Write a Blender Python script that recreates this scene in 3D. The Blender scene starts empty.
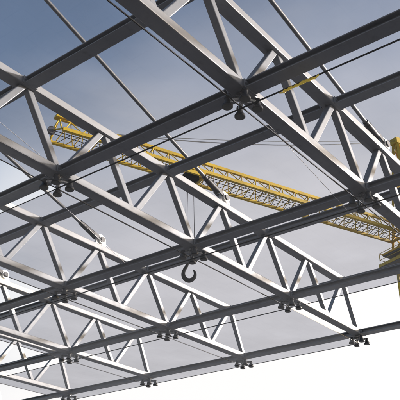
import bpy, bmesh, math, random
from mathutils import Vector, Matrix
random.seed(4)
R = math.radians
scene = bpy.context.scene
COL = scene.collection

# ------------------------------------------------------------------ render set-up
scene.view_settings.view_transform = 'Standard'
try:
    scene.view_settings.look = 'None'
except Exception:
    pass
scene.view_settings.gamma = 1.0
scene.view_settings.use_curve_mapping = False
scene.view_settings.exposure = 1.4
scene.render.engine = 'CYCLES'
scene.cycles.caustics_reflective = False
scene.cycles.max_bounces = 12
scene.cycles.transparent_max_bounces = 24

# ------------------------------------------------------------------ measures (metres)
S = 2.5            # bay along a truss
W = 2.602          # distance between trusses
H = 0.884          # underside of top chord above underside of bottom chord
CW, CH = 0.165, 0.095     # chord section, laid flat
BW, BH = 0.160, 0.090     # cross beam section
GZ = -0.150        # glass level
GROUND = -5.85
X0 = -5.1          # face of the house wall that carries the roof
def bx(i):         # bay index -> metres (the last bay is a touch shorter)
    return i * S if i <= 3.5 else i * S - 0.10 * max(0, (i - 3.5) / 0.5)
XE = bx(4)

# ------------------------------------------------------------------ materials
def new_mat(name):
    m = bpy.data.materials.new(name); m.use_nodes = True
    nt = m.node_tree
    return m, nt, nt.nodes['Principled BSDF']

def painted(name, col, rough=0.45, metal=0.0, var=0.18, scale=3.0, streak=True, bump=0.02, dirt=(0.10, 0.09, 0.075), spec=0.5):
    m, nt, p = new_mat(name)
    N = nt.nodes; L = nt.links
    tc = N.new('ShaderNodeTexCoord')
    n1 = N.new('ShaderNodeTexNoise'); n1.inputs['Scale'].default_value = scale; n1.inputs['Detail'].default_value = 6
    n1.inputs['Roughness'].default_value = 0.6
    L.new(tc.outputs['Object'], n1.inputs['Vector'])
    r1 = N.new('ShaderNodeMapRange'); r1.inputs['From Min'].default_value = 0.3; r1.inputs['From Max'].default_value = 0.7
    r1.inputs['To Min'].default_value = 1 - var; r1.inputs['To Max'].default_value = 1 + var
    L.new(n1.outputs['Fac'], r1.inputs['Value'])
    mul = N.new('ShaderNodeVectorMath'); mul.operation = 'SCALE'
    mul.inputs[0].default_value = col[:3]
    L.new(r1.outputs['Result'], mul.inputs['Scale'])
    n2 = N.new('ShaderNodeTexNoise'); n2.inputs['Scale'].default_value = scale * 9; n2.inputs['Detail'].default_value = 8
    L.new(tc.outputs['Object'], n2.inputs['Vector'])
    r2 = N.new('ShaderNodeMapRange'); r2.inputs['From Min'].default_value = 0.56; r2.inputs['From Max'].default_value = 0.74
    r2.inputs['To Max'].default_value = 0.55
    L.new(n2.outputs['Fac'], r2.inputs['Value'])
    mx = N.new('ShaderNodeMix'); mx.data_type = 'RGBA'
    L.new(r2.outputs['Result'], mx.inputs[0]); L.new(mul.outputs['Vector'], mx.inputs[6]); mx.inputs[7].default_value = (*dirt, 1)
    L.new(mx.outputs[2], p.inputs['Base Color'])
    r3 = N.new('ShaderNodeMapRange'); r3.inputs['To Min'].default_value = rough - 0.12; r3.inputs['To Max'].default_value = rough + 0.18
    L.new(n2.outputs['Fac'], r3.inputs['Value']); L.new(r3.outputs['Result'], p.inputs['Roughness'])
    p.inputs['Metallic'].default_value = metal
    p.inputs['Specular IOR Level'].default_value = spec
    if bump:
        b = N.new('ShaderNodeBump'); b.inputs['Strength'].default_value = 0.25; b.inputs['Distance'].default_value = bump * 0.1
        L.new(n2.outputs['Fac'], b.inputs['Height']); L.new(b.outputs['Normal'], p.inputs['Normal'])
    return m

M_STEEL = painted('steel_paint', (0.25, 0.253, 0.260), 0.46, metal=0.1, var=0.06, scale=1.1, dirt=(0.17, 0.17, 0.17))
M_BEAM = painted('beam_paint', (0.215, 0.225, 0.242), 0.46, metal=0.1, var=0.06, scale=1.1, dirt=(0.14, 0.145, 0.15))
M_WEB = painted('web_paint', (0.185, 0.193, 0.208), 0.46, metal=0.1, var=0.05, scale=1.4, dirt=(0.13, 0.135, 0.14))
M_LUG = painted('lug_paint', (0.72, 0.71, 0.69), 0.42, metal=0.0, var=0.06, scale=6)
M_DARK = painted('dark_casting', (0.045, 0.045, 0.047), 0.42, metal=0.4, var=0.25, scale=9)
M_STAIN = painted('stainless_steel', (0.34, 0.34, 0.34), 0.26, metal=0.9, var=0.08, scale=9)
M_ROD = painted('rod_steel', (0.17, 0.175, 0.185), 0.38, metal=0.5, var=0.12, scale=4)
M_SEAL = painted('black_sealant', (0.018, 0.018, 0.02), 0.6, var=0.2, scale=12)
M_YEL = painted('crane_yellow', (0.60, 0.40, 0.014), 0.52, var=0.24, scale=0.7, dirt=(0.20, 0.13, 0.04))
M_CRGREY = painted('crane_grey', (0.10, 0.095, 0.10), 0.5, metal=0.3, var=0.2, scale=2)
M_CONC = painted('counterweight_concrete', (0.33, 0.32, 0.30), 0.85, var=0.15, scale=1.5)
M_HOOK = painted('hook_black', (0.006, 0.006, 0.007), 0.75, dirt=(0.012, 0.012, 0.012), spec=0.1, var=0.2, scale=3)
M_WIRE = painted('pale_wire', (0.62, 0.62, 0.64), 0.3, metal=0.4, var=0.05, scale=8)
M_REFLECTION = painted('yellow_reflection', (0.80, 0.60, 0.09), 0.45, var=0.1, scale=20)
M_WALL = painted('wall_cladding', (0.13, 0.135, 0.145), 0.4, var=0.12, scale=0.8)

def glass_mat(name, tint, veil):
    m, nt, p = new_mat(name); N = nt.nodes; L = nt.links
    N.remove(p); out = N['Material Output']
    tr = N.new('ShaderNodeBsdfTransparent')
    tc = N.new('ShaderNodeTexCoord'); nz = N.new('ShaderNodeTexNoise'); nz.inputs['Scale'].default_value = 0.9; nz.inputs['Detail'].default_value = 5
    L.new(tc.outputs['Object'], nz.inputs['Vector'])
    mp = N.new('ShaderNodeMapRange'); mp.inputs['From Min'].default_value = 0.3; mp.inputs['From Max'].default_value = 0.7
    mp.inputs['To Min'].default_value = 0.955; mp.inputs['To Max'].default_value = 1.03; L.new(nz.outputs['Fac'], mp.inputs['Value'])
    sc = N.new('ShaderNodeVectorMath'); sc.operation = 'SCALE'; sc.inputs[0].default_value = tint
    L.new(mp.outputs['Result'], sc.inputs['Scale']); L.new(sc.outputs['Vector'], tr.inputs['Color'])
    tl = N.new('ShaderNodeBsdfTranslucent'); tl.inputs['Color'].default_value = (0.55, 0.53, 0.55, 1)
    mx = N.new('ShaderNodeMixShader'); mx.inputs[0].default_value = veil
    L.new(tr.outputs[0], mx.inputs[1]); L.new(tl.outputs[0], mx.inputs[2])
    gl = N.new('ShaderNodeBsdfGlossy'); gl.inputs['Roughness'].default_value = 0.02
    fr = N.new('ShaderNodeFresnel'); fr.inputs['IOR'].default_value = 1.35
    geo = N.new('ShaderNodeNewGeometry')
    inv = N.new('ShaderNodeMath'); inv.operation = 'SUBTRACT'; inv.inputs[0].default_value = 1; L.new(geo.outputs['Backfacing'], inv.inputs[1])
    fm = N.new('ShaderNodeMath'); fm.operation = 'MULTIPLY'; L.new(fr.outputs[0], fm.inputs[0]); L.new(inv.outputs[0], fm.inputs[1])
    m2 = N.new('ShaderNodeMixShader'); L.new(fm.outputs[0], m2.inputs[0]); L.new(mx.outputs[0], m2.inputs[1]); L.new(gl.outputs[0], m2.inputs[2])
    L.new(m2.outputs[0], out.inputs['Surface'])
    return m
M_GLASS = glass_mat('tinted_glass', (0.788, 0.792, 0.818), 0.0)
M_CABGLASS = glass_mat('cab_glass', (0.5, 0.55, 0.56), 0.03)

# ------------------------------------------------------------------ mesh helpers
class MB:
    def __init__(self): self.bm = bmesh.new()
    def box(self, c, size, rot=None, bevel=0.0, seg=2):
        t = bmesh.new()
        bmesh.ops.create_cube(t, size=1.0)
        bmesh.ops.scale(t, vec=size, verts=t.verts)
        if bevel:
            bmesh.ops.bevel(t, geom=list(t.edges), offset=bevel, segments=seg, affect='EDGES', profile=0.5)
        M = (Matrix.Translation(c) @ (rot.to_4x4() if rot else Matrix.Identity(4)))
        bmesh.ops.transform(t, matrix=M, verts=t.verts)
        self.merge(t); return self
    def merge(self, t):
        me = bpy.data.meshes.new('tmp'); t.to_mesh(me); t.free()
        self.bm.from_mesh(me); bpy.data.meshes.remove(me)
    def bar(self, a, b, w, h, up=(0, 0, 1), bevel=0.0, ext=0.0):
        a = Vector(a); b = Vector(b); d = b - a; L = d.length; x = d.normalized()
        u = Vector(up); y = u.cross(x)
        if y.length < 1e-5: y = Vector((0, 1, 0)).cross(x)
        y.normalize(); z = x.cross(y)
        rot = Matrix((x, y, z)).transposed()
        return self.box((a + b) / 2, (L + 2 * ext, w, h), rot, bevel)
    def tube(self, a, b, r, n=10, r2=None):
        a = Vector(a); b = Vector(b); d = b - a
        t = bmesh.new()
        bmesh.ops.create_cone(t, cap_ends=True, segments=n, radius1=r, radius2=r if r2 is None else r2, depth=d.length)
        q = d.to_track_quat('Z', 'Y').to_matrix().to_4x4()
        bmesh.ops.transform(t, matrix=Matrix.Translation((a + b) / 2) @ q, verts=t.verts)
        self.merge(t); return self
    def lathe(self, c, prof, n=20):
        # profile of (radius, z), turned about a vertical axis through c
        rings = []
        for r, z in prof:
            rings.append([self.bm.verts.new((c[0] + r * math.cos(2 * math.pi * k / n), c[1] + r * math.sin(2 * math.pi * k / n), c[2] + z)) for k in range(n)])
        for A, B in zip(rings, rings[1:]):
            for k in range(n): self.bm.faces.new((A[k], A[(k + 1) % n], B[(k + 1) % n], B[k]))
        self.bm.faces.new(rings[0][::-1]); self.bm.faces.new(rings[-1]); return self
    def sweep(self, pts, rad, n=8):
        # tube along a polyline with a radius per point
        rings = []; prev = None
        for k, p in enumerate(pts):
            p = Vector(p); d = (Vector(pts[min(k + 1, len(pts) - 1)]) - Vector(pts[max(k - 1, 0)])).normalized()
            u = prev if prev is not None else (Vector((0, 1, 0)) if abs(d.y) < .9 else Vector((1, 0, 0)))
            u = (u - d * u.dot(d)).normalized(); prev = u; v = d.cross(u)
            r = rad[k] if isinstance(rad, (list, tuple)) else rad
            rings.append([self.bm.verts.new(p + (u * math.cos(2 * math.pi * q / n) + v * math.sin(2 * math.pi * q / n)) * r) for q in range(n)])
        for A, B in zip(rings, rings[1:]):
            for k in range(n): self.bm.faces.new((A[k], A[(k + 1) % n], B[(k + 1) % n], B[k]))
        self.bm.faces.new(rings[0][::-1]); self.bm.faces.new(rings[-1]); return self
    def prism(self, outline, n_dir, thick):
        # closed outline of 3-D points, extruded symmetrically along n_dir
        n = Vector(n_dir).normalized() * thick / 2
        A = [self.bm.verts.new(Vector(p) - n) for p in outline]; B = [self.bm.verts.new(Vector(p) + n) for p in outline]
        self.bm.faces.new(A[::-1]); self.bm.faces.new(B)
        for k in range(len(A)):
            j = (k + 1) % len(A); self.bm.faces.new((A[k], A[j], B[j], B[k]))
        return self
    def build(self, name, mat, parent=None, smooth=False, origin=None):
        bmesh.ops.recalc_face_normals(self.bm, faces=self.bm.faces)
        me = bpy.data.meshes.new(name)
        if origin is not None: bmesh.ops.translate(self.bm, vec=-Vector(origin), verts=self.bm.verts)
        self.bm.to_mesh(me); self.bm.free()
        me.materials.append(mat)
        if smooth:
            me.polygons.foreach_set('use_smooth', [True] * len(me.polygons))
            try: me.set_sharp_from_angle(angle=R(35))
            except Exception: pass
        o = bpy.data.objects.new(name, me); COL.objects.link(o)
        if origin is not None: o.location = origin
        if parent: o.parent = parent
        return o

def tag(o, label=None, cat=None, group=None, kind=None):
    if label: o['label'] = label
    if cat: o['category'] = cat
    if group: o['group'] = group
    if kind: o['kind'] = kind
    return o
def empty(name, loc, label, cat, group=None):
    o = bpy.data.objects.new(name, None); o.empty_display_size = 0.2
    COL.objects.link(o); o.location = loc
    return tag(o, label, cat, group)
def copy_tree(o, parent=None):
    c = o.copy(); COL.objects.link(c)
    if parent: c.parent = parent
    for ch in list(o.children): copy_tree(ch, c)
    return c

# ------------------------------------------------------------------ setting: ground and the wall behind the viewer
def ground():
    m, nt, p = new_mat('plaza_paving'); N = nt.nodes; L = nt.links
    tc = N.new('ShaderNodeTexCoord')
    br = N.new('ShaderNodeTexBrick'); br.inputs['Scale'].default_value = 1.0
    br.inputs['Color1'].default_value = (0.155, 0.162, 0.175, 1); br.inputs['Color2'].default_value = (0.19, 0.198, 0.212, 1); br.inputs['Mortar'].default_value = (0.035, 0.035, 0.035, 1)
    br.inputs['Mortar Size'].default_value = 0.008; br.inputs['Brick Width'].default_value = 0.6; br.inputs['Row Height'].default_value = 0.6
    L.new(tc.outputs['Object'], br.inputs['Vector'])
    nz = N.new('ShaderNodeTexNoise'); nz.inputs['Scale'].default_value = 0.35; nz.inputs['Detail'].default_value = 8; L.new(tc.outputs['Object'], nz.inputs['Vector'])
    mr = N.new('ShaderNodeMapRange'); mr.inputs['To Min'].default_value = 0.6; mr.inputs['To Max'].default_value = 1.35; L.new(nz.outputs['Fac'], mr.inputs['Value'])
    sc = N.new('ShaderNodeVectorMath'); sc.operation = 'SCALE'; L.new(br.outputs['Color'], sc.inputs[0]); L.new(mr.outputs['Result'], sc.inputs['Scale'])
    L.new(sc.outputs['Vector'], p.inputs['Base Color']); p.inputs['Roughness'].default_value = 0.85
    b = MB(); v = [b.bm.verts.new(q) for q in ((-2500, -2500, 0), (2500, -2500, 0), (2500, 2500, 0), (-2500, 2500, 0))]; b.bm.faces.new(v)
    o = b.build('ground', m, origin=(0, 0, 0)); o.location = (0, 0, GROUND)
    tag(o, 'grey paved plaza ground below the canopy', 'ground', kind='structure')
ground()

# ------------------------------------------------------------------ roof trusses
ORD = {-1: 'outermost', 0: 'first', 1: 'second', 2: 'third', 3: 'fourth', 4: 'fifth', 5: 'sixth'}
TR_LABEL = {
    0: 'first grey steel roof truss, largest in view, crossing the upper right corner',
    1: 'second grey steel roof truss, its bottom chord passing just above the crane hook',
    2: 'third grey steel roof truss, with a white lug where the left middle tie rod ends',
    3: 'fourth grey steel roof truss, cream lit chords entering at the lower left edge',
    4: 'fifth grey steel roof truss, low in the bottom left corner beyond the glass',
    5: 'sixth grey steel roof truss, only its end showing at the bottom left corner',
}
LUGX = {0: 5.81, 1: 5.72, 2: 5.66, 3: 5.66, 4: 5.66, 5: 5.66}
def lug_outline(x, z0):
    pts = []
    r = 0.105; zc = z0 + 0.125
    pts.append((x - 0.19, 0, z0)); pts.append((x - 0.12, 0, z0 + 0.045))
    for k in range(15):
        a = R(190 - k * 200 / 14); pts.append((x + r * math.cos(a), 0, zc + r * math.sin(a)))
    pts.append((x + 0.12, 0, z0 + 0.045)); pts.append((x + 0.19, 0, z0))
    return pts
def truss(j, i0=-2):
    y = j * W
    t = empty('roof_truss', (0, y, 0), TR_LABEL[j], 'roof truss', 'parallel roof trusses of the canopy')
    MB().bar((X0, 0, CH / 2), (XE + 0.09, 0, CH / 2), CW, CH, bevel=0.012).build('bottom_chord', M_STEEL, t)
    xt = bx(3.8) + 0.12
    MB().bar((X0, 0, H + CH / 2), (xt, 0, H + CH / 2), CW, CH, bevel=0.012).build('top_chord', M_STEEL, t)
    tops = [i0 + .25 + .5 * k for k in range(int((4 - i0) * 2))]
    for q in tops:
        xq = bx(q) if q < 3.6 else bx(3.79)
        if xq < -0.7 * S: continue
        for s in (-1, 1):
            xb = bx(q + .25 * s)
            a = Vector((xq + s * 0.035, 0, H + 0.02)); b = Vector((xb - s * 0.035, 0, CH - 0.02))
            MB().bar(a, b, 0.082, 0.082, up=(0, 1, 0), bevel=0.010).build('web_brace', M_WEB, t)
    x = LUGX[j]; z0 = H + CH - 0.004
    lg = MB().prism(lug_outline(x, z0), (0, 1, 0), 0.05)
    lg.tube((x, -0.055, z0 + 0.125), (x, 0.055, z0 + 0.125), 0.075, 20)
    lug = lg.build('lug', M_LUG, t)
    MB().tube((x, -0.075, z0 + 0.125), (x, 0.075, z0 + 0.125), 0.046, 16).build('pin', M_DARK, lug, smooth=True)
    return t
for j in range(0, 6): truss(j)

# ------------------------------------------------------------------ tie rods back to the wall
ROD = {0: (11.8, 'dark steel tie rod ending at the lug beside the crane tower head'),
       1: (18.4, 'dark steel tie rod ending at the white lug in the middle of the canopy'),
       2: (17.8, 'dark steel tie rod ending at the white lug on the left, above the third truss'),
       3: (17.8, 'dark steel tie rod ending at the small lug on the left edge of the view')}
for j, (ang, lab) in ROD.items():
    x = LUGX[j]; z = H + CH - 0.004 + 0.125
    t = empty('tie_rod', (x, j * W, z), lab, 'tie rod', 'tie rods holding up the trusses')
    d = Vector((-math.cos(R(ang)), 0, math.sin(R(ang))))
    Lr = (x - X0) / math.cos(R(ang))
    MB().tube(d * 0.45, d * Lr, 0.028, 14).build('rod', M_ROD, t, smooth=True)
    MB().lathe((0, 0, 0), [(0.03, 0.16), (0.05, 0.18), (0.05, 0.44), (0.044, 0.46), (0.044, 0.52), (0.03, 0.54)], 16)
    b = MB(); b.tube(d * 0.17, d * 0.46, 0.052, 16, 0.046); b.tube(d * 0.46, d * 0.52, 0.040, 12)
    for s in (-1, 1): b.bar(d * -0.05 + Vector((0, s * 0.042, 0)), d * 0.2 + Vector((0, s * 0.042, 0)), 0.016, 0.062)
    b.build('fork_end', M_DARK, t, smooth=True)

# ------------------------------------------------------------------ cross beams (under level) and purlins (upper level)
def beam(name, xc, z, label, group, y0, y1, js):
    t = tag(empty(name, (xc, 0, z), label, 'beam', group), kind='thing')
    ft = 0.013
    MB().bar((0, y0, 0.004 + ft / 2), (0, y1, 0.004 + ft / 2), BW, ft, bevel=0.003).build('bottom_flange', M_BEAM, t)
    MB().bar((0, y0, BH - ft / 2), (0, y1, BH - ft / 2), BW, ft, bevel=0.003).build('top_flange', M_BEAM, t)
    MB().bar((0, y0, BH / 2), (0, y1, BH / 2), 0.05, BH - 2 * ft + 0.006).build('beam_web', M_BEAM, t)
    for j in js:
        for s in (-1, 1):
            yy = j * W + s * (CW / 2 + 0.012)
            p = MB(); p.box((0, yy, 0.0465), (BW + 0.05, 0.018, 0.088), bevel=0.003, seg=1)
            for sx in (-1, 1):
                p.tube((sx * (BW / 2 + 0.012), yy + s * 0.006, BH / 2), (sx * (BW / 2 + 0.012), yy + s * 0.024, BH / 2), 0.011, 6)
            p.build('end_plate', M_BEAM, t)
    return t
YB0 = -1.0 * W - 0.3
CB = {1: 'wide grey cross beam over the two upper dark fittings, running to the top right',
      2: 'grey cross beam passing just above the crane hook, at bottom chord level',
      3: 'grey cross beam at bottom chord level, first one above the outer eave beam',
      4: 'grey eave beam along the outer lower edge of the glass roof'}
for i, lab in CB.items():
    beam('cross_beam', bx(i), 0.0, lab, 'cross beams under the trusses', YB0, 5 * W + 0.1, range(0, 6))
PB = {0.75: 'grey purlin at top chord level crossing the upper left corner',
      1.75: 'grey purlin at top chord level passing in front of the yellow jib near its trolley',
      2.75: 'grey purlin at top chord level close behind the beam over the hook',
      3.8: 'grey outermost purlin at the ends of the top chords'}
for i, lab in PB.items():
    beam('roof_purlin', bx(i), H, lab, 'purlins across the top chords', YB0, 5 * W + 0.1, range(0, 6))

# ------------------------------------------------------------------ glass panes with black sealant edges
CELLS = {-1: (-1, 0, 1, 2), 0: (-1, 0, 1, 2), 1: (1, 2, 3), 2: (2, 3), 3: (3,)}
BAY = {-1: 'innermost', 0: 'fifth', 1: 'fourth', 2: 'second', 3: 'outermost'}
BAYN = {3: 'outermost bay', 2: 'second bay from the eave', 1: 'third bay from the eave', 0: 'fourth bay from the eave', -1: 'innermost bay by the wall'}
STR = {-1: 'outside the first truss', 0: 'between first and second trusses', 1: 'between second and third trusses',
       2: 'between third and fourth trusses', 3: 'between fourth and fifth trusses'}
T = 0.010; GAP = 0.0055
for j, cells in CELLS.items():
    for i in cells:
        x0, x1 = bx(i), bx(i + 1); y0, y1 = j * W, (j + 1) * W
        t = empty('canopy_glass', (x0, y0, GZ), f'grey tinted glass pane {STR[j]}, {BAYN[i]}', 'glass pane', 'tinted glass panes of the canopy')
        lx, ly = x1 - x0, y1 - y0
        MB().box((lx / 2, ly / 2, 0), (lx - 2 * GAP, ly - 2 * GAP, T)).build('pane', M_GLASS, t)
        e = MB(); g = 0.0015; w = GAP - g - 0.0005
        for yy in (g + w / 2, ly - g - w / 2): e.box((lx / 2, yy, 0), (lx - 2 * g, w, T + 0.002))
        for xx in (g + w / 2, lx - g - w / 2): e.box((xx, ly / 2, 0), (w, ly - 2 * GAP, T + 0.002))
        e.build('edge_seal', M_SEAL, t)

# ------------------------------------------------------------------ four-pad point fittings at the pane corners
def fitting():
    t = empty('glass_fitting', (0, 0, 0), 'x', 'glass fitting', 'point fittings holding the glass corners')
    h = MB(); h.lathe((0, 0, 0), [(0.07, -0.001), (0.07, -0.014), (0.036, -0.016), (0.036, -0.085), (0.022, -0.10)], 20); h.build('hub', M_STAIN, t, smooth=True)
    for k in range(4):
        a = R(45 + 90 * k); c = Vector((math.cos(a), math.sin(a), 0)); p = c * 0.165
        m = MB(); m.sweep([c * 0.02 + Vector((0, 0, -0.055)), c * 0.09 + Vector((0, 0, -0.06)), p + Vector((0, 0, -0.075))], [0.03, 0.026, 0.024], 8)
        m.build('arm', M_STAIN, t, smooth=True)
        b = MB(); b.lathe((p.x, p.y, 0), [(0.020, -0.042), (0.036, -0.046), (0.038, -0.062), (0.030, -0.070), (0.033, -0.100), (0.046, -0.128), (0.058, -0.142), (0.061, -0.148), (0.061, -0.166), (0.056, -0.171), (0.026, -0.172)], 22)
        b.build('pad', M_DARK, t, smooth=True)
    return t
FIT = [(1, 0, 'large dark four-pad glass fitting at the upper centre, under the first truss'),
       (2, 0, 'dark four-pad glass fitting under the first truss, in front of the jib at the right'),
       (1, 1, 'dark four-pad glass fitting at the left, under the second truss near the jib tip'),
       (2, 1, 'dark four-pad glass fitting right above the crane hook'),
       (3, 1, 'dark four-pad glass fitting under the second truss, one bay in from the eave'),
       (4, 1, 'dark glass fitting at the eave corner, under the end of the second truss'),
       (2, 2, 'dark four-pad glass fitting under the third truss at the left, two bays in'),
       (3, 2, 'dark four-pad glass fitting under the third truss, one bay in from the eave'),
       (4, 2, 'dark glass fitting under the eave end of the third truss'),
       (3, 3, 'dark four-pad glass fitting under the fourth truss, one bay in from the eave'),
       (4, 3, 'dark glass fitting under the eave end of the fourth truss'),
       (4, 4, 'dark glass fitting at the eave end of the fifth truss, bottom left')]
proto = fitting(); proto.scale = (0.88, 0.88, 0.94)
for n, (i, j, lab) in enumerate(FIT):
    o = proto if n == 0 else copy_tree(proto)
    o.location = (bx(i), j * W, 0); o['label'] = lab

# ------------------------------------------------------------------ thin wires, and a yellow reflection built as a strip
for a, b, lab in (((5.139, 0.299, -0.06), (3.409, 0.299, 0.28), 'thin pale wire slanting up from the fitting in front of the jib'),
                  ((5.40, 4.213, 0.265), (4.42, 4.213, 0.595), 'thin pale wire beside the white lug of the third truss'),
                  ((2.15, 2.525, 0.10), (1.40, 2.525, 0.27), 'thin pale wire at the left edge above the second truss')):
    a = Vector(a); b = Vector(b)
    b2 = a + (b - a) * 1.6
    o = MB().tube((0, 0, 0), b2 - a, 0.0028, 6).build('thin_wire', M_WIRE); o.location = a
    tag(o, lab, 'wire', 'thin pale wires')
tp = MB(); tpts, trad = [], []  # yellow crane reflection in the glass edge, modelled as a solid strip
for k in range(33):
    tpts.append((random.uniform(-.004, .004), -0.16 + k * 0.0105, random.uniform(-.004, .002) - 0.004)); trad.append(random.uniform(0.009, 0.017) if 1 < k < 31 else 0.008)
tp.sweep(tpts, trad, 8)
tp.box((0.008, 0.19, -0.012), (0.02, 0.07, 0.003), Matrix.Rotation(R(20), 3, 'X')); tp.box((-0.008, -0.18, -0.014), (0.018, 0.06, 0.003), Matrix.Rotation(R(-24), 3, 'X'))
o = tp.build('reflection_strip', M_REFLECTION); o.location = (bx(1) + 0.005, -0.625, GZ - 0.001)
tag(o, 'short yellow strip modelling the crane reflection on the glass joint right of the upper fitting', 'reflection strip')

# ------------------------------------------------------------------ tower crane
D = Vector((0.93068, -0.36583, 0)); LAT = Vector((0.36583, 0.93068, 0)); UP = Vector((0, 0, 1))
TIP = Vector((19.2698, 24.1725, 17.9138))
TM = 26.75                    # mast axis, measured along the jib from the tip
MAST = TIP + D * TM
crane = empty('tower_crane', (MAST.x, MAST.y, GROUND), 'yellow lattice tower crane standing beyond the glass roof', 'crane')
C0 = Vector((MAST.x, MAST.y, GROUND))
def P(t, n=0.0, z=0.0):      # along jib from tip, lateral (far side +), height above bottom chords -> crane space
    return TIP + D * t + LAT * n + UP * z - C0
JH, JW = 1.15, 0.8
# jib
jb = MB(); jb.bar(P(0.15, 0, JH), P(TM - 1.2, 0, JH), 0.17, 0.20, bevel=0.01)
jib = jb.build('jib', M_YEL, crane)
MB().bar(P(0.15, -JW), P(TM - 1.0, -JW), 0.21, 0.21, bevel=0.01).build('bottom_chord', M_YEL, jib)
MB().bar(P(-0.05, JW), P(TM - 1.0, JW), 0.17, 0.17, bevel=0.01).build('bottom_chord', M_YEL, jib)
NP = 24
st = (TM - 1.3 - 0.3) / NP
side_n, side_f, bot, crs = MB(), MB(), MB(), MB()
for k in range(NP):
    t0 = 0.3 + k * st; t1 = t0 + st; tm = t0 + st / 2
    for m, s in ((side_n, -1), (side_f, 1)):
        m.tube(P(t0, s * JW, 0.05), P(tm, 0, JH - .03), 0.03, 6); m.tube(P(tm, 0, JH - .03), P(t1, s * JW, 0.05), 0.03, 6)
    bot.tube(P(t0, -JW, 0), P(tm, JW, 0), 0.028, 6); bot.tube(P(tm, JW, 0), P(t1, -JW, 0), 0.028, 6)
    crs.tube(P(t0 + .1, JW * .92, 0.02), P(tm + .1, -JW * .92, 0.02), 0.019, 6); crs.tube(P(tm + .1, -JW * .92, 0.02), P(t1 + .1, JW * .92, 0.02), 0.019, 6)
side_n.build('side_lattice', M_YEL, jib); side_f.build('side_lattice', M_YEL, jib)
bot.build('bottom_lattice', M_YEL, jib); crs.build('cross_bracing', M_CRGREY, jib)
MB().tube(P(TM - 1.05, -JW, 0), P(TM - 1.05, JW, 0), 0.10, 8).tube(P(TM - 1.05, JW, 0), P(TM - 1.05, 0, JH), 0.06, 8).tube(P(TM - 1.05, -JW, 0), P(TM - 1.05, 0, JH), 0.06, 8).build('root_frame', M_YEL, jib)
# jib tip frame with rope sheave
tf = MB(); tf.tube(P(0.1, -JW, 0), P(-0.15, 0, 0.28), 0.05, 8).tube(P(0, JW, 0), P(-0.15, 0, 0.28), 0.05, 8).tube(P(0.15, 0, JH), P(-0.15, 0, 0.28), 0.045, 8)
tf.box(P(0.35, 0, JH + .06), (0.9, 0.42, 0.16), Matrix((D, LAT, UP)).transposed(), 0.01)
tf.tube(P(0.1, -JW, 0), P(0.15, 0, JH), 0.045, 8).tube(P(0, JW, 0), P(0.15, 0, JH), 0.045, 8)
tf.build('tip_frame', M_YEL, jib)
MB().tube(P(-0.22, -0.10, 0.22), P(-0.22, 0.10, 0.22), 0.24, 20).build('sheave', M_CRGREY, jib)
ro = MB()
for n, z in ((-0.16, 0.15), (0.16, 0.15)): ro.tube(P(-0.1, n, z), P(TM - 1, n, z), 0.022, 6)
ro.build('trolley_rope', M_HOOK, jib)
# pendant lines
TOP = 8.35
for n, t in ((-.12, 3.6), (.12, 13.5)):
    a = P(t, 0, JH + .1); b = P(TM - 0.3, n, TOP)
    pts = []
    for k in range(13):
        q = k / 12; p = a.lerp(b, q); p = p - UP * 0.55 * 4 * q * (1 - q); pts.append(p)
    if t < 5: MB().sweep(pts, 0.035, 6).build('pendant_line', M_ROD, crane)
MB().sweep([P(3.6, 0, JH + .1).lerp(P(TM - .3, .2, TOP + .25), k / 12) - UP * 0.30 * 4 * (k / 12) * (1 - k / 12) for k in range(13)], 0.022, 6).build('pendant_line', M_ROD, crane)
# tower head
hd = MB()
HW = 0.95
for s in (-1, 1):
    for e in (-1, 1): hd.bar(P(TM + e * HW, s * HW, -0.9), P(TM + e * .22, s * .22, TOP), 0.17, 0.17)
    for k in range(6):
        f0, f1 = k / 6, (k + 1) / 6
        w0 = HW + (.22 - HW) * f0; w1 = HW + (.22 - HW) * f1; z0 = -0.9 + (TOP + .9) * f0; z1 = -0.9 + (TOP + .9) * f1
        hd.tube(P(TM - w0, s * w0, z0), P(TM + w1, s * w1, z1), 0.055, 6); hd.tube(P(TM + w0, s * w0, z0), P(TM - w1, s * w1, z1), 0.055, 6)
        hd.tube(P(TM + s * w0, -w0, z0), P(TM + s * w1, w1, z1), 0.055, 6); hd.tube(P(TM + s * w0, w0, z0), P(TM + s * w1, -w1, z1), 0.055, 6)
hd.box(P(TM, 0, TOP), (0.8, 0.7, 0.5), Matrix((D, LAT, UP)).transposed(), 0.03)
hd.build('tower_head', M_YEL, crane)
RM = Matrix((D, LAT, UP)).transposed()
# slewing platform, cab
sl = MB(); sl.box(P(TM, 0, -1.02), (3.2, 2.6, 0.18), RM, 0.02); sl.build('slewing_platform', M_CRGREY, crane)
MB().tube(P(TM, 0, -1.75), P(TM, 0, -1.12), 1.15, 28).build('slewing_ring', M_YEL, crane)
MB().box(P(TM, 0, -1.92), (3.7, 3.0, 0.14), RM, 0.02).build('access_platform', M_CRGREY, crane)
rl = MB()
for z in (0.0, 0.5, 1.0):
    for s in (-1, 1):
        rl.tube(P(TM - 1.8, s * 1.45, -1.85 + z), P(TM + 1.8, s * 1.45, -1.85 + z), 0.025, 6) if z else None
        rl.tube(P(TM + s * 1.8, -1.45, -1.85 + z), P(TM + s * 1.8, 1.45, -1.85 + z), 0.025, 6) if z else None
for s in (-1, 1):
    for k in range(4): rl.tube(P(TM - 1.8 + 1.2 * k, s * 1.45, -1.85), P(TM - 1.8 + 1.2 * k, s * 1.45, -0.85), 0.025, 6)
tb = MB()
for s in (-1, 1):
    tb.box(P(TM, s * 1.53, -1.80), (3.74, 0.04, 0.22), RM); tb.box(P(TM + s * 1.88, 0, -1.80), (0.04, 3.0, 0.22), RM)
tb.build('toe_board', M_YEL, crane)
tb = MB()
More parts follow.
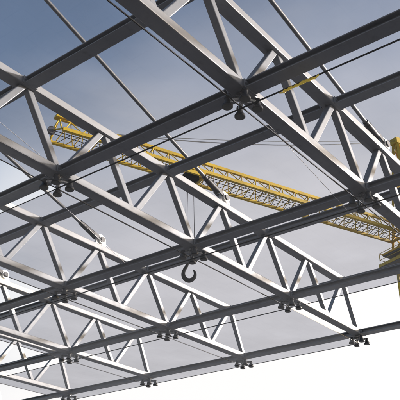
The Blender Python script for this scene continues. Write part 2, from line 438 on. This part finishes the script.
for s in (-1, 1): tb.box(P(TM, s * 1.33, -.95), (3.24, 0.04, 0.14), RM); tb.box(P(TM + s * 1.63, 0, -.95), (0.04, 2.6, 0.14), RM)
tb.build('toe_board', M_YEL, crane)
rl.build('handrail', M_YEL, crane)
def cabn(t, n, z): return P(TM - 1.3 + t, -1.7 + n, -0.2 + z)
cab = MB().prism([cabn(-1.0, 0, 0.0), cabn(0.8, 0, 0.0), cabn(0.8, 0, 1.9), cabn(-0.7, 0, 1.9), cabn(-1.15, 0, 1.0)], LAT, 1.15).build('cab', M_YEL, crane)
MB().prism([cabn(-1.06, -.59, 0.5), cabn(0.2, -.59, 0.5), cabn(0.2, -.59, 1.7), cabn(-0.74, -.59, 1.7), cabn(-1.12, -.59, 1.0)], LAT, 0.03).build('window', M_CABGLASS, cab)
MB().bar(cabn(-1.10, 0, .55), cabn(-1.17, 0, 0.98), 1.0, 0.03, up=LAT).build('window', M_CABGLASS, cab)
# mast
ms = MB(); MWD = 0.8
zt = -1.95; zb = GROUND - TIP.z
for s in (-1, 1):
    for e in (-1, 1): ms.bar(P(TM + e * MWD, s * MWD, zb), P(TM + e * MWD, s * MWD, zt), 0.2, 0.2, up=D)
mast = ms.build('mast', M_YEL, crane)
ml = MB(); nb = 14
for k in range(nb):
    z0 = zb + (zt - zb) * k / nb; z1 = zb + (zt - zb) * (k + 1) / nb
    for s in (-1, 1):
        ml.tube(P(TM - MWD, s * MWD, z0), P(TM + MWD, s * MWD, z1), 0.05, 6); ml.tube(P(TM + MWD, s * MWD, z0), P(TM - MWD, s * MWD, z1), 0.05, 6); ml.tube(P(TM - MWD, s * MWD, z1), P(TM + MWD, s * MWD, z1), 0.05, 6)
        ml.tube(P(TM + s * MWD, -MWD, z0), P(TM + s * MWD, MWD, z1), 0.05, 6); ml.tube(P(TM + s * MWD, MWD, z0), P(TM + s * MWD, -MWD, z1), 0.05, 6); ml.tube(P(TM + s * MWD, -MWD, z1), P(TM + s * MWD, MWD, z1), 0.05, 6)
ml.build('lattice', M_YEL, mast)
MB().box(P(TM, 0, zb + .2), (5, 5, 0.9), RM, 0.03).build('foundation_block', M_CONC, crane)
# counter jib
cj = MB()
for s in (-1, 1): cj.bar(P(TM + .8, s * .8, -.3), P(TM + 9, s * .8, -.3), 0.2, 0.3)
for k in range(7): cj.tube(P(TM + 1 + k * 1.3, -.8, -.3), P(TM + 1.65 + k * 1.3 if k < 6 else TM + 9, .8, -.3), 0.06, 6)
cj.build('counter_jib', M_YEL, crane)
for k in range(3): MB().box(P(TM + 7 + k * .75, 0, -1.1), (0.7, 1.35, 2.4), RM, 0.04).build('counterweight', M_CONC, crane)
MB().tube(P(TM + .3, 0, TOP), P(TM + 7.6, 0, -.1), 0.04, 6).build('pendant_line', M_ROD, crane)
# trolley
TT = 8.35
tr = MB()
for s in (-1, 1):
    tr.bar(P(TT - .85, s * (JW), -0.24), P(TT + .85, s * (JW), -0.24), 0.14, 0.22)
    for e in (-.65, .65): tr.tube(P(TT + e, s * JW - .1, -.1), P(TT + e, s * JW + .1, -.1), 0.12, 12)
for e in (-.8, .8): tr.bar(P(TT + e, -JW, -0.26), P(TT + e, JW, -0.26), 0.16, 0.2)
trol = tr.build('trolley', M_YEL, crane)
hb = MB(); hb.box(P(TT + .15, 0, -0.28), (0.9, 1.0, 0.34), RM, 0.03); hb.build('rope_drum_housing', M_HOOK, trol)

# ------------------------------------------------------------------ hook block on its ropes
HZ = 5.0                     # rope length below trolley
hc = TIP + D * (TT + .3) + UP * (-0.4)
hook = empty('crane_hook', hc - UP * HZ, 'black crane hook hanging on four thin ropes from the yellow jib', 'crane hook')
for k, o_ in enumerate((-.30, -.20, .20, .30)):
    MB().tube(D * o_ + UP * 0.1, D * o_ + UP * (HZ - .02), 0.016, 6).build('hoist_rope', M_HOOK, hook)
b = MB()
for s in (-1, 1): b.box(LAT * s * .13 + UP * 0.12, (0.85, 0.05, 0.7), RM, 0.02)
b.tube(D * -.25 + LAT * -.1 + UP * .2, D * -.25 + LAT * .1 + UP * .2, .22, 16); b.tube(D * .25 + LAT * -.1 + UP * .2, D * .25 + LAT * .1 + UP * .2, .22, 16)
b.build('pulley_block', M_HOOK, hook)
pts, rad = [], []
VX = Vector((0.619, -0.785, 0)).normalized()
prof = [(-.06, -.10, .10), (-.09, -.35, .10), (-.16, -.55, .105), (-.26, -.74, .115), (-.325, -.95, .13), (-.30, -1.16, .14), (-.18, -1.33, .15), (0, -1.40, .15), (.18, -1.34, .14), (.31, -1.18, .12), (.34, -.99, .095), (.29, -.84, .065), (.23, -.76, .03)]
def smooth(pr):
    out = []
    for k in range(len(pr) - 1):
        p0, p1, p2, p3 = pr[max(k - 1, 0)], pr[k], pr[k + 1], pr[min(k + 2, len(pr) - 1)]
        for q in range(4):
            u = q / 4
            out.append(tuple(.5 * (2 * b_ + (c_ - a_) * u + (2 * a_ - 5 * b_ + 4 * c_ - d_) * u * u + (3 * b_ - a_ - 3 * c_ + d_) * u ** 3) for a_, b_, c_, d_ in zip(p0, p1, p2, p3)))
    return out + [pr[-1]]
prof = smooth(prof)
MB().sweep([VX * a + UP * z for a, z, r in prof], [r * 0.86 for a, z, r in prof], 12).build('hook', M_HOOK, hook, smooth=True)

# ------------------------------------------------------------------ house wall behind the viewer that carries the canopy
wl = empty('building_wall', (X0 - .25, 5.5, GROUND), 'dark clad house wall behind the viewer carrying the canopy', 'wall'); wl['kind'] = 'thing'
MB().box((0, 0, 5.6), (0.5, 30, 11.2), None, 0.02).build('cladding', M_WALL, wl)

# ------------------------------------------------------------------ sun and sky
SUN_EL = 14.0
sd = Vector((0.80, -0.60, 0)).normalized() * math.cos(R(SUN_EL)); sd.z = math.sin(R(SUN_EL))
sun = bpy.data.lights.new('sun', 'SUN'); sun.energy = 4.2; sun.angle = R(3.0); sun.color = (1.0, 0.96, 0.91)
so = bpy.data.objects.new('sun', sun); COL.objects.link(so); so.rotation_euler = (-sd).to_track_quat('-Z', 'Y').to_euler()
w = bpy.data.worlds.new('World'); scene.world = w; w.use_nodes = True
nt = w.node_tree; bg = nt.nodes['Background']
sky = nt.nodes.new('ShaderNodeTexSky'); sky.sky_type = 'NISHITA'; sky.sun_disc = False
sky.sun_elevation = R(SUN_EL); sky.sun_rotation = math.atan2(sd.x, sd.y)
sky.air_density = 1.0; sky.dust_density = 5.0; sky.ozone_density = 1.0; sky.altitude = 50
# brightening added to the sky by direction, low beyond the canopy
N = nt.nodes; L = nt.links
tc = N.new('ShaderNodeTexCoord')
dt = N.new('ShaderNodeVectorMath'); dt.operation = 'DOT_PRODUCT'; dt.inputs[1].default_value = Vector((0.8615, 0.4859, 0.1476)).normalized()
L.new(tc.outputs['Generated'], dt.inputs[0])
nz = N.new('ShaderNodeTexNoise'); nz.inputs['Scale'].default_value = 3.2; nz.inputs['Detail'].default_value = 5; nz.inputs['Roughness'].default_value = 0.5; nz.inputs['Distortion'].default_value = 0.6
stx = N.new('ShaderNodeMapping'); stx.inputs['Scale'].default_value = (1, 1, 2.4); L.new(tc.outputs['Generated'], stx.inputs['Vector']); L.new(stx.outputs['Vector'], nz.inputs['Vector'])
na = N.new('ShaderNodeMath'); na.operation = 'MULTIPLY_ADD'; na.inputs[1].default_value = 0.10; L.new(nz.outputs['Fac'], na.inputs[0])
nb_ = N.new('ShaderNodeMath'); nb_.operation = 'SUBTRACT'; nb_.inputs[1].default_value = 0.05; L.new(dt.outputs['Value'], nb_.inputs[0]); L.new(nb_.outputs[0], na.inputs[2])
mr = N.new('ShaderNodeMapRange'); mr.interpolation_type = 'SMOOTHSTEP'; mr.inputs['From Min'].default_value = 0.772; mr.inputs['From Max'].default_value = 0.96; mr.inputs['To Max'].default_value = 0.92
L.new(na.outputs[0], mr.inputs['Value'])
mix = N.new('ShaderNodeMix'); mix.data_type = 'RGBA'; L.new(mr.outputs['Result'], mix.inputs[0]); L.new(sky.outputs[0], mix.inputs[6]); mix.inputs[7].default_value = (3.80, 3.68, 3.62, 1)
L.new(mix.outputs[2], bg.inputs['Color']); bg.inputs['Strength'].default_value = 0.106

# ------------------------------------------------------------------ camera
cam = bpy.data.cameras.new('camera'); cam.sensor_width = 36; cam.lens = 36 * 728.557 / 400; cam.clip_start = 0.05; cam.clip_end = 6000
co = bpy.data.objects.new('camera', cam); COL.objects.link(co)
Rm = Matrix(((0.6192451931571346, -0.3754357356138721, -0.6896255499732109), (-0.7851437429961406, -0.2857726838476127, -0.5494390557655535), (0.00920291181060151, 0.8816926797873526, -0.4717343795226326)))
co.matrix_world = Matrix.Translation((-2.1846142564, -3.2289387375, -4.1829044222)) @ Rm.to_4x4()
scene.camera = co
